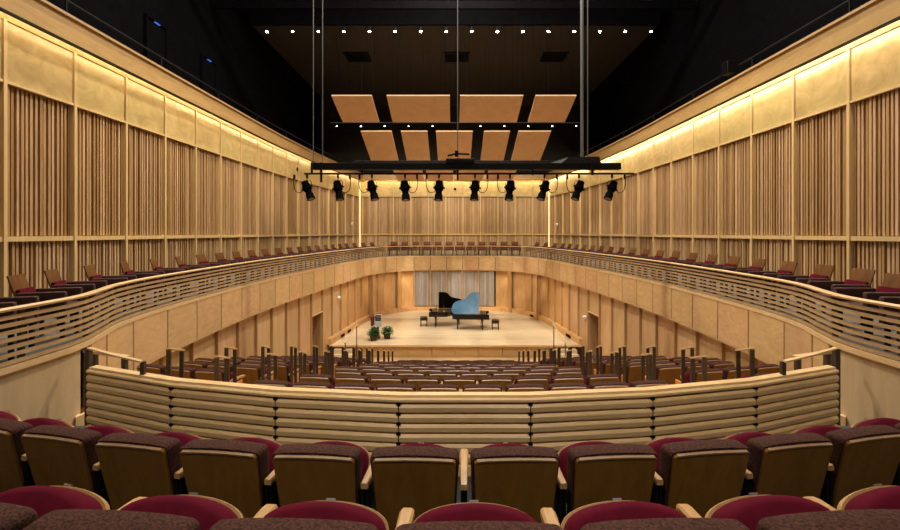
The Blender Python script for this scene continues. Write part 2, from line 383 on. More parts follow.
bt = empty('lamp_batten', (0, 24.7, e(3.6)), label='thin black pipe carrying small lamps behind the middle reflectors', cat='batten')
bm = nb(); tube(bm, [(-5.2, 24.7, e(3.70)), (5.2, 24.7, e(3.70))], .025); fin('pipe', bm, 'blacksteel', bt, world=True)
bm = nb(); [tube(bm, [(x, 24.7, e(3.7)), (x, 24.7, e(9.45))], .005, 5) for x in (-4.8, .2, 4.8)]; fin('cable', bm, 'black', bt, world=True)

# ------------------------------------------------------------------ acoustic reflectors
def reflector(x0, x1, y0, z0, y1, z1, label, group):
    w = empty('acoustic_reflector', ((x0+x1)/2, (y0+y1)/2, e((z0+z1)/2)), label=label, cat='acoustic panel', group=group)
    t = .05; bm = nb()
    # gentle downward bow between the near and far edges
    rings = []
    K = 8
    for k in range(K+1):
        u = k/K; y = y0+(y1-y0)*u; z = z0+(z1-z0)*u - .02*math.sin(PI*u)
        rings.append([(x0, y, e(z)), (x1, y, e(z)), (x1, y, e(z+t)), (x0, y, e(z+t))])
    loft(bm, rings); fin('board', bm, 'reflector', w, world=True)
    bm = nb(); 
    for y, z in ((y0+.45, z0+(z1-z0)*.45/(y1-y0)), (y1-.45, z1-(z1-z0)*.45/(y1-y0))): box(bm, ((x0+x1)/2, y, e(z+.075)), (x1-x0-.3, .05, .06))
    fin('frame', bm, 'blacksteel', w, world=True)
    for x in (x0+.2, x1-.2):
        for y, z in ((y0+.15, z0), (y1-.15, z1)):
            bm = nb(); tube(bm, [(x, y, e(z+.04)), (x, y, e(9.5))], .004, 5); fin('wire', bm, 'black', w, world=True)
R1 = [(-4.73, -3.2), (-2.63, -.22), (.17, 2.58), (3.05, 4.6)]
for i, (a, b) in enumerate(R1): reflector(a, b, 18.3, 5.22, 20.2, 4.66, 'tan wooden ceiling reflector in the front row, %s from the left' % ORD[i], 'front row of ceiling reflectors')
R2 = [(-4.23, -2.85), (-2.43, -1.25), (-.86, .78), (1.29, 2.45), (2.83, 4.29)]
for i, (a, b) in enumerate(R2): reflector(a, b, 21.5, 4.54, 24.2, 3.66, 'tan wooden ceiling reflector in the middle row, %s from the left' % ORD[i], 'middle row of ceiling reflectors')
R3 = [(-3.3, -1.75), (-1.55, -.1), (.1, 1.6), (1.8, 3.3)]
for i, (a, b) in enumerate(R3): reflector(a, b, 25.5, 3.36, 28, 3.02, 'tan wooden ceiling reflector in the far row, %s from the left' % ORD[i], 'far row of ceiling reflectors')

# ------------------------------------------------------------------ lighting truss
TY = 13.4
tr = empty('lighting_bar', (0.3, TY, e(1.7)), label='long black lighting bar hung across the hall above the stalls', cat='lighting bar')
bm = nb(); box(bm, (.28, TY, e(1.855)), (8.56, .22, .18), bev=.01); fin('beam', bm, 'blacksteel', tr, world=True)
bm = nb(); tube(bm, [(-4.25, TY, e(1.655)), (4.95, TY, e(1.655))], .026); fin('pipe', bm, 'blacksteel', tr, world=True)
bm = nb(); box(bm, (.1, TY, e(2.0)), (.8, .26, .14), bev=.03); fin('winch_housing', bm, 'blacksteel', tr, world=True)
bm = nb(); hexa(bm, [(2.9, TY-.12, e(1.93)), (4.0, TY-.12, e(1.93)), (4.0, TY+.12, e(1.93)), (2.5, TY+.12, e(1.93)), (3.1, TY-.1, e(2.1)), (3.95, TY-.1, e(2.12)), (3.95, TY+.1, e(2.12)), (3.1, TY+.1, e(2.1))]); fin('cable_tray', bm, 'blacksteel', tr, world=True)
for x, z0 in ((-4.0, 1.65), (-3.74, 1.4), (-2.6, 1.6), (0.03, 1.45), (2.1, 1.6), (3.75, 1.6)):
    bm = nb(); box(bm, (x, TY-.14, e((z0+1.95)/2)), (.05, .05, 1.95-z0)); fin('bracket', bm, 'blacksteel', tr, world=True)
for x, r in ((-4.0, .012), (-3.74, .012), (.03, .014), (3.5, .045), (3.66, .016)):
    bm = nb(); tube(bm, [(x, TY, e(1.9)), (x, TY, e(12.3))], r); fin('hanger', bm, 'cable', tr, world=True)
bm = nb(); tube(bm, [(-.25, TY-.1, e(2.14)), (.0, TY-.1, e(2.2)), (.35, TY-.1, e(2.18))], .03); box(bm, (0, TY-.1, e(2.2)), (.1, .08, .16)); fin('camera_head', bm, 'blacksteel', tr, world=True)
# one theatre spotlight, hung by its clamp; origin at the pipe
def make_spot(tilt_x, tilt_y, loc, label):
    w = empty('theatre_spotlight', loc, label=label, cat='spotlight', group='black spotlights on the lighting bar')
    bm = nb(); box(bm, (0, 0, -.02), (.05, .07, .13), bev=.01); tube(bm, [(0, 0, -.08), (0, 0, -.16)], .012); fin('clamp', bm, 'blacksteel', w)
    bm = nb(); tube(bm, [(-.12, 0, -.36), (-.125, 0, -.2), (-.09, 0, -.16), (.09, 0, -.16), (.125, 0, -.2), (.12, 0, -.36)], .010, 6); fin('yoke', bm, 'bronze', w)
    mt = Matrix.Translation((0, 0, -.36)) @ Matrix.Rotation(tilt_y, 4, 'Y') @ Matrix.Rotation(tilt_x, 4, 'X')
    prof = [(.20, .055), (.19, .085), (.06, .095), (.05, .11), (-.06, .11), (-.07, .08), (-.20, .075), (-.21, .095), (-.33, .095), (-.345, .105), (-.36, .105)]
    bm = nb(); rings = [[mt @ Vector((r*1.15*math.cos(t), r*1.15*math.sin(t), z)) for t in [2*PI*k/16 for k in range(16)]] for z, r in prof]; loft(bm, rings)
    box(bm, (0, 0, 0), (.26, .03, .03), mtx=mt); box(bm, (0, .1, .02), (.12, .05, .14), mtx=mt, bev=.01)
    body = fin('body', bm, 'black', w, True)
    bm = nb(); bmesh.ops.create_cone(bm, cap_ends=True, segments=16, radius1=.085, radius2=.085, depth=.01, matrix=mt @ Matrix.Translation((0, 0, -.362))); fin('lens', bm, 'screen', body)
    for s in (-1, 1): bm = nb(); box(bm, (s*.145, 0, 0), (.04, .05, .05), mtx=mt, bev=.01); fin('knob', bm, 'blacksteel', w)
    return w
for i, (px, tx, ty) in enumerate(((307, -.25, -.32), (338, -.3, -.18), (372, -.3, -.22), (405, -.3, -.08), (439, -.3, .03), (475, -.3, .06), (510, -.3, .10), (544.5, -.3, .28), (579, -.25, .30), (612, -.3, .34))):
    x = (px-453)/480*TY-.1
    make_spot(tx, ty*1.35, (x, TY, e(1.62)), 'black theatre spotlight on the lighting bar, %s from the left' % ORD[i])
    w = empty('power_cord', (x+.3, TY-.03, e(1.6)), label='looping black cord beside the %s spotlight from the left' % ORD[i], cat='cord', group='cords on the lighting bar')
    sx = 1 if i % 2 else -1
    pts = [(x+sx*t, TY-.04, e(1.62-dz)) for t, dz in ((.34, 0), (.36, .2), (.32, .42), (.22, .5), (.12, .46), (.06, .34))]
    bm = nb(); tube(bm, catmull(pts, 4), .011, 6); box(bm, (x+sx*.34, TY-.04, e(1.56)), (.05, .05, .12)); fin('cord', bm, 'blacksteel', w, world=True)

# ------------------------------------------------------------------ side balconies: floor, fascia, slatted rail
NEAR = [p for p in SCURVE if p[1] < 6.45]
FAR = [p for p in FULL if p[1] >= 6.35 or p[0] < 4.3]
for sg, side in SIDES:
    full = [(sg*x, y) for x, y in SCURVE]
    # floor ring between rail and wall
    bm = nb(); top = []
    for x, y in SCURVE:
        top.append(((sg*(x+.03), y), (sg*(wall_x(y)+.02), y)))
    P = top
    for (a, b), (c, d) in zip(P, P[1:]):
        hexa(bm, [(a[0], a[1], e(-1.6)), (b[0], b[1], e(-1.6)), (d[0], d[1], e(-1.6)), (c[0], c[1], e(-1.6)), (a[0], a[1], e(-1.485)), (b[0], b[1], e(-1.485)), (d[0], d[1], e(-1.485)), (c[0], c[1], e(-1.485))])
    bmesh.ops.remove_doubles(bm, verts=bm.verts, dist=1e-4)
    tag(fin('floor_balcony_'+side, bm, 'balcfloor'), kind='structure')
    # near plywood side wall
    root = empty('wall_balcony_'+side, (sg*4.9, 2, 3), kind='structure')
    near = [(sg*x, y) for x, y in NEAR]
    bm = nb(); sweep(bm, rectp(0, .12, e(-3.4), e(-1.52)), near, sg); fin('plywood_panel', bm, 'paleply', root, world=True)
    bm = nb(); sweep(bm, rectp(-.04, .14, e(-1.535), e(-1.465)), full, sg); fin('edge_trim', bm, 'rail', root, world=True)
    # fascia panels (1.2 m) and lower wall
    fr = empty('balcony_fascia_'+side, (sg*5.9, 16, e(-2.4)), kind='structure')
    lw = empty('wall_lower_'+side, (sg*6.0, 16, 0), kind='structure')
    fine = [(sg*x, y) for x, y in FULL if y >= 6.60 or x < 4.3]
    JY = [6.6, 7.25, 8.35, 9.6, 10.85, 12.1, 13.35, 14.6, 15.8, 17.0, 18.2, 19.45, 20.75, 22.0, 23.2, 24.35, 25.5, 26.6, 27.7, 28.7]
    P0 = [(sg*x, y) for x, y in FULL]
    def cut_y(yy):
        for k in range(len(P0)-1):
            if P0[k][1] <= yy < P0[k+1][1]: t = (yy-P0[k][1])/(P0[k+1][1]-P0[k][1]); return k+t
    def cut_x(xx):
        for k in range(len(P0)-1):
            if P0[k][1] > 28 and abs(P0[k][0]) >= xx > abs(P0[k+1][0]): t = (abs(P0[k][0])-xx)/(abs(P0[k][0])-abs(P0[k+1][0])); return k+t
    def at_(q): k = int(q); t = q-k; a, b = P0[k], P0[k+1]; return (a[0]+(b[0]-a[0])*t, a[1]+(b[1]-a[1])*t)
    JQ = [cut_y(y) for y in JY] + [cut_x(3.65), cut_x(2.6)]
    fp = [at_(q) for q in JQ]; nbay = len(fp)-1
    def sub(i):
        return [fp[i]]+[P0[k] for k in range(int(JQ[i])+1, int(JQ[i+1])+1) if JQ[i]+.08 < k < JQ[i+1]-.08]+[fp[i+1]]
    fine4 = [fp[0]]
    for i in range(nbay): fine4 += sub(i)[1:]
    DOOR = JY.index(19.45)
    def trimmed(P, g):
        P = list(P); a, b = P[0], P[1]; L = math.dist(a, b); P[0] = (a[0]+(b[0]-a[0])*g/L, a[1]+(b[1]-a[1])*g/L)
        a, b = P[-1], P[-2]; L = math.dist(a, b); P[-1] = (a[0]+(b[0]-a[0])*g/L, a[1]+(b[1]-a[1])*g/L); return P
    for i in range(nbay):
        seg = sub(i); a, b = fp[i], fp[i+1]
        d = Vector((b[0]-a[0], b[1]-a[1])); L = d.length; d.normalize(); n = Vector((d.y, -d.x))*sg; rz = math.atan2(d.y, d.x)
        mx, my = (a[0]+b[0])/2, (a[1]+b[1])/2
        bm = nb(); sweep(bm, rectp(-.03, .02, e(-2.39), e(-1.535)), trimmed(seg, .022), sg); fin('fascia_panel', bm, 'fascia', fr, world=True)
        ls = trimmed(seg, .02)
        bm = nb(); box(bm, (a[0]+n.x*.0, a[1]+n.y*.0, e(-1.9625)), (.026, .075, .855), rz); fin('joint_batten', bm, 'fin', fr, world=True)
        if i == DOOR:
            zd = 2.16
            bm = nb(); sweep(bm, rectp(.13, .19, zd, e(-2.4)), ls, sg); fin('wall_panel', bm, 'ply', lw, world=True)
            dr = empty('door_%d' % (1 if sg < 0 else 2), (mx+n.x*.16, my+n.y*.16, 0), kind='structure')
            c2 = (mx+n.x*.75, my+n.y*.75)
            bm = nb(); box(bm, (c2[0], c2[1], zd/2), (L-.1, .05, zd), rz); fin('leaf', bm, 'lecternwood', dr, world=True)
            bm = nb()
            for s_ in (-1, 1):
                q = (mx+d.x*s_*(L/2-.03)+n.x*.45, my+d.y*s_*(L/2-.03)+n.y*.45); box(bm, (q[0], q[1], zd/2), (.05, .62, zd), rz)
            q = (mx+n.x*.45, my+n.y*.45); box(bm, (q[0], q[1], zd+.02), (L, .64, .05), rz)
            fin('frame', bm, 'fin', dr, world=True)
            bm = nb(); box(bm, (mx+n.x*.1, my+n.y*.1, zd), (L, .08, .04), rz); fin('head_trim', bm, 'rail', dr, world=True)
        else:
            bm = nb(); sweep(bm, rectp(.13, .19, 0, e(-2.4)), ls, sg)
            fin('wall_panel', bm, 'orange' if my > 22.9 else 'ply', lw, world=True)
        q = (a[0]+n.x*.11, a[1]+n.y*.11)
        bm = nb(); box(bm, (q[0], q[1], e(-2.4)/2), (.045, .12, e(-2.4)), rz); fin('fin', bm, 'fin', lw, world=True)
    bm = nb(); sweep(bm, rectp(-.03, .3, e(-2.43), e(-2.395)), fine4, sg); fin('soffit', bm, 'ply', fr, world=True)
    bm = nb(); sweep(bm, rectp(.03, .06, e(-2.40), e(-1.5)), fine4, sg); fin('backing', bm, 'slatback', fr, world=True)
    bm = nb(); sweep(bm, rectp(.24, .34, 0, e(-1.5)), [p for p in fine4 if p[1] < 19.6], sg); fin('backing', bm, 'slatback', lw, world=True)
    bm = nb(); sweep(bm, rectp(.24, .34, 0, e(-1.5)), [p for p in fine4 if p[1] > 21.1], sg); fin('backing', bm, 'slatback', lw, world=True)
    # ledge at the stage
    st = [p for p in fine if p[1] > 21.35]
    bm = nb(); sweep(bm, rectp(-.08, .16, ST, ST+.27), st, sg); o = fin('baseboard_'+side, bm, 'orange'); tag(o, kind='structure')
    # slatted rail
    rr = empty('balcony_rail', (sg*5.5, 12, e(-1.48)), label='curved slatted wooden rail along the %s side balcony' % side, cat='railing')
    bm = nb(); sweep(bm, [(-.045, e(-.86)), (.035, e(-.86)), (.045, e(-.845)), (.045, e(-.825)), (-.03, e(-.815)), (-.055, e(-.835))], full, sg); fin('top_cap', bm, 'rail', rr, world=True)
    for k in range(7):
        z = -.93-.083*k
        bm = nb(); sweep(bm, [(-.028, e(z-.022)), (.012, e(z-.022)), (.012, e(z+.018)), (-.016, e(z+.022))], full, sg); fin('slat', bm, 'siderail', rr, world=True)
    for q in resample(full, 1.17):
        bm = nb(); box(bm, (q[0]+sg*.045, q[1], e(-1.17)), (.045, .06, .64)); fin('post', bm, 'bronze', rr, world=True)
# rear fascia and the grey slatted panels under it
fr = empty('balcony_fascia_back', (0, 30.9, e(-2.4)), kind='structure'); lw = empty('wall_lower_back', (0, 31, 0), kind='structure')
fullrear = [(-x, y) for x, y in REAR] + [(x, y) for x, y in REAR[::-1]][1:]
def ry_at(x):
    for a, b in zip(fullrear, fullrear[1:]):
        if a[0] <= x <= b[0]: return a[1]+(b[1]-a[1])*(x-a[0])/max(1e-9, b[0]-a[0])
for k in range(5):
    xs_ = [-2.6+1.04*k+.014+(1.04-.028)*t/4 for t in range(5)]; seg = [(x, ry_at(x)) for x in xs_]
    bm = nb(); sweep(bm, rectp(-.02, .03, e(-2.39), e(-1.535)), seg, -1); fin('fascia_panel', bm, 'fascia', fr, world=True)
    bm = nb(); NN = 9; x0 = -2.6+1.04*k
    for j in range(NN):
        x = x0+.05+(1.04-.1)*(j+.5)/NN; box(bm, (x, ry_at(x)+.14, (ST+.3+e(-2.4))/2), (.094, random.choice((.04, .06, .075)), e(-2.4)-ST-.3), tone=random.random())
    fin('slat_panel', bm, 'greyslat', lw, world=True)
    bm = nb(); box(bm, (x0, ry_at(x0)+.1, (ST+e(-2.4))/2), (.07, .16, e(-2.4)-ST)); fin('fin', bm, 'orange', lw, world=True)
bm = nb(); box(bm, (0, 31.15, (ST+e(-2.4))/2), (5.3, .04, e(-2.4)-ST)); fin('backing', bm, 'slatback', lw, world=True)
bm = nb(); sweep(bm, rectp(.03, .3, e(-2.43), e(-2.395)), [(x, y) for x, y in fullrear if abs(x) < 2.75], -1); fin('soffit', bm, 'ply', fr, world=True)
bm = nb(); box(bm, (0, 31.0, ST+.135), (5.2, .2, .27)); tag(fin('baseboard_back', bm, 'fin'), kind='structure')
# rear balcony floor, rail with glass
bm = nb()
rr2 = [(-x, y) for x, y in REAR] + [(x, y) for x, y in REAR[::-1]][1:]
poly = [(x, y) for x, y in rr2]
a = [(x, y) for x, y in rr2]
for p, q in zip(a, a[1:]):
    hexa(bm, [(p[0], p[1], e(-1.6)), (q[0], q[1], e(-1.6)), (q[0]*1.45, 34.02, e(-1.6)), (p[0]*1.45, 34.02, e(-1.6)), (p[0], p[1], e(-1.487)), (q[0], q[1], e(-1.487)), (q[0]*1.45, 34.02, e(-1.487)), (p[0]*1.45, 34.02, e(-1.487))])
hexa(bm, [(4.25, 29.5, e(-1.6)), (7.4, 29.5, e(-1.6)), (6.85, 34.02, e(-1.6)), (6.1, 34.02, e(-1.6)), (4.25, 29.5, e(-1.489)), (7.4, 29.5, e(-1.489)), (6.85, 34.02, e(-1.489)), (6.1, 34.02, e(-1.489))])
hexa(bm, [(-4.25, 29.5, e(-1.6)), (-6.1, 34.02, e(-1.6)), (-6.85, 34.02, e(-1.6)), (-7.4, 29.5, e(-1.6)), (-4.25, 29.5, e(-1.489)), (-6.1, 34.02, e(-1.489)), (-6.85, 34.02, e(-1.489)), (-7.4, 29.5, e(-1.489))])
tag(fin('floor_balcony_back', bm, 'balcfloor'), kind='structure')
bm = nb(); sweep(bm, rectp(-.04, .06, e(-1.535), e(-1.465)), rr2, -1); tag(fin('trim_2', bm, 'rail'), kind='structure')
gr = empty('balcony_rail', (0, 30.9, e(-1.46)), label='glass guard with thin wooden handrail along the far balcony', cat='railing')
bm = nb(); sweep(bm, rectp(-.03, .03, e(-.86), e(-.82)), rr2, -1); fin('handrail', bm, 'rail', gr, world=True)
bm = nb(); sweep(bm, rectp(-.006, .006, e(-1.46), e(-.86)), rr2, -1); fin('glass_pane', bm, 'glass', gr, world=True)
for q in resample(rr2, 1.15): 
    bm = nb(); box(bm, (q[0], q[1]+.03, e(-1.16)), (.03, .03, .62)); fin('post', bm, 'batten', gr, world=True)

# ------------------------------------------------------------------ hall floor: raked curved treads
ROWY = [6.28, 7.45, 8.6, 9.7, 10.8, 11.9, 12.9, 13.9, 14.9, 15.9, 16.9]
def sag(x, R=20): return R-math.sqrt(R*R-x*x)
def side_x(y):
    """inner face of the lower wall"""
    b = min((p for p in FULL), key=lambda p: abs(p[1]-y)); return b[0]
bm = nb()
XS = [-6.3+12.6*k/24 for k in range(25)]
for k, y0 in enumerate(ROWY):
    z = .25*(10-k)+.225
    ya = y0-.3 if k else y0-1.6; yb = (ROWY[k+1]-.3) if k < 10 else y0+3.6
    if k == 10: yb = y0+1.2
    for x0, x1 in zip(XS, XS[1:]):
        hexa(bm, [(x0, ya+sag(x0), z-.3), (x1, ya+sag(x1), z-.3), (x1, yb+sag(x1), z-.3), (x0, yb+sag(x0), z-.3), (x0, ya+sag(x0), z), (x1, ya+sag(x1), z), (x1, yb+sag(x1), z), (x0, yb+sag(x0), z)])
box(bm, (0, 19.5, -.1), (12.6, 5.4, .2))
tag(fin('floor', bm, 'hallfloor'), kind='structure')

# ------------------------------------------------------------------ stage
SF = 21.4
fl = [(x, y) for x, y in FULL if y > SF]
poly = [(5.62, SF)] + [(max(0, x), y+.1) for x, y in fl]
poly = poly + [(-x, y) for x, y in poly[::-1] if x > 1e-6]
bm = nb(); prism(bm, poly, ST-.08, ST); tag(fin('floor_stage', bm, 'stage'), kind='structure')
root = empty('stage_front', (0, SF+.1, 0), label='panelled wooden front of the stage platform', cat='stage front', kind='structure')
xs = [-5.4, -4.2, -3.2, -2.1, -1.05, 0, 1.05, 2.1, 3.2, 4.2, 5.4]
for a, b in zip(xs, xs[1:]):
    bm = nb(); box(bm, ((a+b)/2, SF+.1, ST/2-.03), (b-a-.03, .06, ST-.08)); fin('panel', bm, 'stagefront', root, world=True)
bm = nb(); box(bm, (0, SF+.16, ST/2-.03), (10.8, .04, ST-.08)); fin('backing', bm, 'batten', root, world=True)
bm = nb(); box(bm, (0, SF-.01, ST-.03), (10.9, .05, .06)); fin('nosing', bm, 'rail', root, world=True)
def stairs(sg, side):
    s = empty('stage_steps', (sg*4.9, SF-.6, 0), label='wooden steps up to the stage at its %s corner' % side, cat='steps')
    for k in range(3):
        bm = nb(); d = .9-.3*k; box(bm, (sg*4.9, SF-.045-d/2, .138*(k+.5)), (.9, d, .138), bev=.006); fin('step', bm, 'stage', s, world=True)
    h = empty('stair_handrail', (sg*4.38, SF-.5, 0), label='slim wooden-topped handrail beside the %s stage steps' % side, cat='handrail')
    x = sg*4.38
    bm = nb(); tube(bm, [(sg*4.76, SF-.85, .82), (sg*4.70, SF-.78, .87), (x, SF-.06, 1.47), (x, SF+.06, 1.49)], .032, 8); fin('rail', bm, 'rail', h, world=True)
    bm = nb(); box(bm, (x, SF-.075, .72), (.035, .035, 1.44)); fin('post', bm, 'bronze', h, world=True)
    bm = nb(); box(bm, (sg*4.72, SF-.80, .55), (.035, .035, .55)); fin('post', bm, 'bronze', h, world=True)
for sg, side in SIDES: stairs(sg, side)

# ------------------------------------------------------------------ theatre seat
def make_seat(loc, rz, label, group, near=True):
    w = empty('auditorium_seat', loc, rz, label, 'seat', group)
    lean = math.radians(13)
    mb = Matrix.Translation((0, .10, .30)) @ Matrix.Rotation(lean, 4, 'X')
    # backrest cushion: rounded slab, top slightly bowed
    def slab(bm, w0, w1, z0, z1, y0, y1, bow=.012, rc=.035, nx=10):
        """front/back lofted outline with rounded top corners"""
        out = []
        for t in range(nx+1):
            a = PI/2*t/nx; out.append((w1/2-rc+rc*math.sin(a), z1-rc+rc*math.cos(a)))
        pts = [(w0/2, z0)] + out[::-1]
        mid = [(x, z1+bow*(1-(x/(w1/2))**2)) for x in [ (w1/2-rc)*(1-2*k/8) for k in range(1, 8)]]
        pts = pts + mid + [(-x, z) for x, z in pts[::-1]]
        return pts
    bm = nb(); pts = slab(bm, .46, .52, 0, .525, 0, 0)
    rings = []
    for y, s in ((-.005, .975), (.01, 1), (.075, 1), (.1, .985), (.115, .94)):
        rings.append([mb @ Vector((x*s, y, .29+(z-.29)*s - max(0, (z-.3)/.285)*y*.23)) for x, z in pts])
    loft(bm, rings); fin('backrest_cushion', bm, 'tweed', w, True)
    bm = nb(); pts = slab(bm, .44, .485, -.06, .508, 0, 0, bow=.008, rc=.02)
    loft(bm, [[mb @ Vector((x*s, y+ .02*((x/.24)**2) if 0 else y, z)) for x, z in pts] for y, s in ((-.026, .985), (-.022, 1), (-.004, 1))])
    sh = fin('back_panel', bm, 'chairwood', w, True)
    bm = nb()
    P = [(x, .508+.008*(1-(x/.2375)**2)) for x in [-.225+.45*k/12 for k in range(13)]]
    loft(bm, [[mb @ Vector((x, -.029, z-.008)), mb @ Vector((x, -.029, z+.002)), mb @ Vector((x, -.012, z+.006)), mb @ Vector((x, -.012, z-.008))] for x, z in P])
    fin('panel_edge', bm, 'chairedge', sh)
    # folded seat: origin pivot at (.18,.42); plan outline with bowed front edge
    tilt = math.radians(54)
    ms = Matrix.Translation((0, .185, .42)) @ Matrix.Rotation(tilt, 4, 'X')
    def outline(hw, d, bow, n=16):
        p = [(-hw, 0), (-hw, d-.03)]
        p += [(hw*math.sin(-PI/2*.96+PI*.96*k/n)/math.sin(PI/2*.96)*.985, d-.01+bow*(math.cos(-PI/2*.96+PI*.96*k/n))**.8) for k in range(n+1)]
        return p + [(hw, d-.03), (hw, 0)]
    o1 = outline(.235, .26, .10)
    cy = .17
    bm = nb(); loft(bm, [[ms @ Vector((x*s, cy+(y-cy)*s, z)) for x, y in o1] for z, s in ((-.045, .93), (-.04, .98), (-.01, 1.0), (.03, .985), (.055, .93), (.068, .82))])
    se = fin('seat', bm, 'velvet', w, True)
    o2 = outline(.2365, .265, .101)
    bm = nb(); loft(bm, [[ms @ Vector((x*s, cy+(y-cy)*s, z)) for x, y in o2] for z, s in ((-.07, .93), (-.066, 1.0), (-.045, 1.012), (-.04, 1.005))])
    fin('seat_shell', bm, 'armwood', w, True)
    if near:
        bm = nb(); box(bm, (0, .364, -.055), (.034, .006, .009), mtx=ms); fin('number_plate', bm, 'silver', se)
    # standards between seats + armrests
    bm = nb(); box(bm, (0, .17, .015), (.42, .05, .03)); 
    fin('beam', bm, 'blacksteel', w)
    for s, nm in ((1, 'armrest'),):
        add_arm(w, s)
    return w
def add_arm(w, s):
    x = s*.2875
    bm = nb()
    rings = []
    for y, hw, dz in ((.02, .019, -.002), (.03, .023, 0), (.3, .025, .004), (.47, .028, 0), (.50, .026, -.006), (.515, .018, -.014)):
        rings.append([(x-hw, y, .595), (x+hw, y, .595), (x+hw, y, .622+dz), (x+hw*.7, y, .63+dz), (x-hw*.7, y, .63+dz), (x-hw, y, .622+dz)])
    loft(bm, rings); a = fin('armrest', bm, 'armwood', w, True)
    bm = nb()
    box(bm, (x, .25, .36), (.028, .26, .48), bev=.008)
    for yy in (.06,): box(bm, (x-.012, yy, .31), (.014, .05, .58)); box(bm, (x+.012, yy, .31), (.014, .05, .58))
    box(bm, (x, .2, .015), (.07, .36, .03), bev=.006)
    st = fin('standard', bm, 'blacksteel', w)
    return a
def make_far_seat_end(w, s):
    """orange-lit wooden cap on the aisle end of a row"""
    bm = nb(); x = s*.30
    box(bm, (x, .28, .42), (.03, .30, .30), bev=.012); fin('end_panel', bm, 'aislewood', w)

CY = 13.3
FZ, NZ = e(-2.10), e(-1.70)
# front row of our block
def arc(R, s, cy=None): a = s/R; return (R*math.sin(a), (CY if cy is None else cy)-R*math.cos(a), a)
proto = None; protoL = None
Rf = CY-2.77-.0
n = 14
for i in range(n):
    s = (i-(n-1)/2)*.588; x, y, a = arc(11.8, s, 2.79+11.8); x -= .03
    lab = 'burgundy seat in the row touching the curved front rail, %s from the left' % ORD[i]
    loc = (x, y-.0, FZ)
    if i == 0:
        proto = make_seat(loc, a, lab, 'seats in the front balcony row'); 
        kids(proto); last = proto
    else: last = dup(proto, loc, a, lab, 'seats in the front balcony row')
    if i == 0: first = proto
# extra left arm for the first seat of the row
KIDS.pop(proto, None); base_kids = [c for c in COL.objects if c.parent == proto]; KIDS[proto] = base_kids
add_arm(proto, -1)
Rn = CY-1.36-.02
for i in range(9):
    s = (i-4)*.568; x, y, a = arc(Rn, s); x -= .02
    lab = 'burgundy seat in the nearest row at the picture bottom, %s from the left' % ORD[i]
    w = dup(proto, (x, y, NZ), a, lab, 'seats in the nearest balcony row')
    if i == 0: add_arm(w, -1)

# ------------------------------------------------------------------ floor of our block, parapet
bm = nb()
def ring(bm, R0, R1, z0, z1, amax, n=24):
    for k in range(n):
        a0 = -amax+2*amax*k/n; a1 = -amax+2*amax*(k+1)/n
        P = [(R0*math.sin(a0), CY-R0*math.cos(a0)), (R0*math.sin(a1), CY-R0*math.cos(a1)), (R1*math.sin(a1), CY-R1*math.cos(a1)), (R1*math.sin(a0), CY-R1*math.cos(a0))]
        hexa(bm, [(x, y, z0) for x, y in P] + [(x, y, z1) for x, y in P])
ring(bm, 11.0, 9.0, FZ-.3, FZ, .455)
ring(bm, 12.5, 11.0, FZ-.3, NZ, .37)
ring(bm, 15.5, 12.5, FZ-.3, NZ+.35, .30)
# side landings beside the rail, then steps down to the stalls
for sg in (-1, 1):
    prismp = [(sg*3.9, 5.22), (sg*5.0, 5.22), (sg*5.0, 2.2), (sg*3.9, 2.2)]
    prism(bm, prismp, FZ-.3, FZ+.002)
    for k in range(3):
        y0 = 5.22+.4*k; z = FZ-.19*(k+1)
        box(bm, (sg*4.56, y0+.2, z-.15), (.86, .4, .3))
tag(fin('floor_circle', bm, 'grey'), kind='structure')

# front slatted rail (straight between joints)
js = [-4.06, -2.82, -1.69, -.57, .57, 1.69, 2.82, 4.06]
RR = 9.1
def railpt(s): a = s/RR; return (RR*math.sin(a), CY-RR*math.cos(a))
JP = [railpt(s) for s in js]
fr = empty('front_rail', (0, 4.2, FZ), label='long curved parapet of pale horizontal boards in front of the seats', cat='railing')
bm = nb(); sweep(bm, [(-.045, e(-1.475)), (.05, e(-1.475)), (.062, e(-1.465)), (.062, e(-1.448)), (.05, e(-1.437)), (.035, e(-1.437)), (.03, e(-1.415)), (-.05, e(-1.412)), (-.065, e(-1.425)), (-.065, e(-1.45))], JP, 1); fin('top_cap', bm, 'rail', fr, world=True)
for k in range(6):
    z = -1.487-.086*k
    for a, b in zip(JP, JP[1:]):
        bm = nb(); sweep(bm, [(.02, e(z-.076)), (.050, e(z-.076)), (.058, e(z-.066)), (.064, e(z-.028)), (.046, e(z-.004)), (.02, e(z))], [(a[0]+(b[0]-a[0])*.002, a[1]+(b[1]-a[1])*.002), (a[0]+(b[0]-a[0])*.998, a[1]+(b[1]-a[1])*.998)], 1); fin('board', bm, 'rail', fr, world=True)
bm = nb(); sweep(bm, rectp(-.02, .018, FZ, e(-1.45)), JP, 1); fin('backing', bm, 'rail', fr, world=True)
bm = nb(); sweep(bm, rectp(.0, .075, FZ, e(-2.02)), JP, 1); fin('kick_board', bm, 'rail', fr, world=True)
for p, q in zip(JP[1:-1], normals(JP, 1)[1:-1]):
    for k in range(5):
        z = -1.482-.086*k
        bm = nb(); box(bm, (p[0]+q.x*.045, p[1]+q.y*.045, e(z-.0)-.0), (.035, .04, .022), math.atan2(q.x, -q.y)); fin('spacer_block', bm, 'blacksteel', fr, world=True)
bm = nb(); sweep(bm, rectp(-.12, -.03, 2.7, e(-1.47)), JP, 1); tag(fin('wall_parapet', bm, 'ply'), kind='structure')
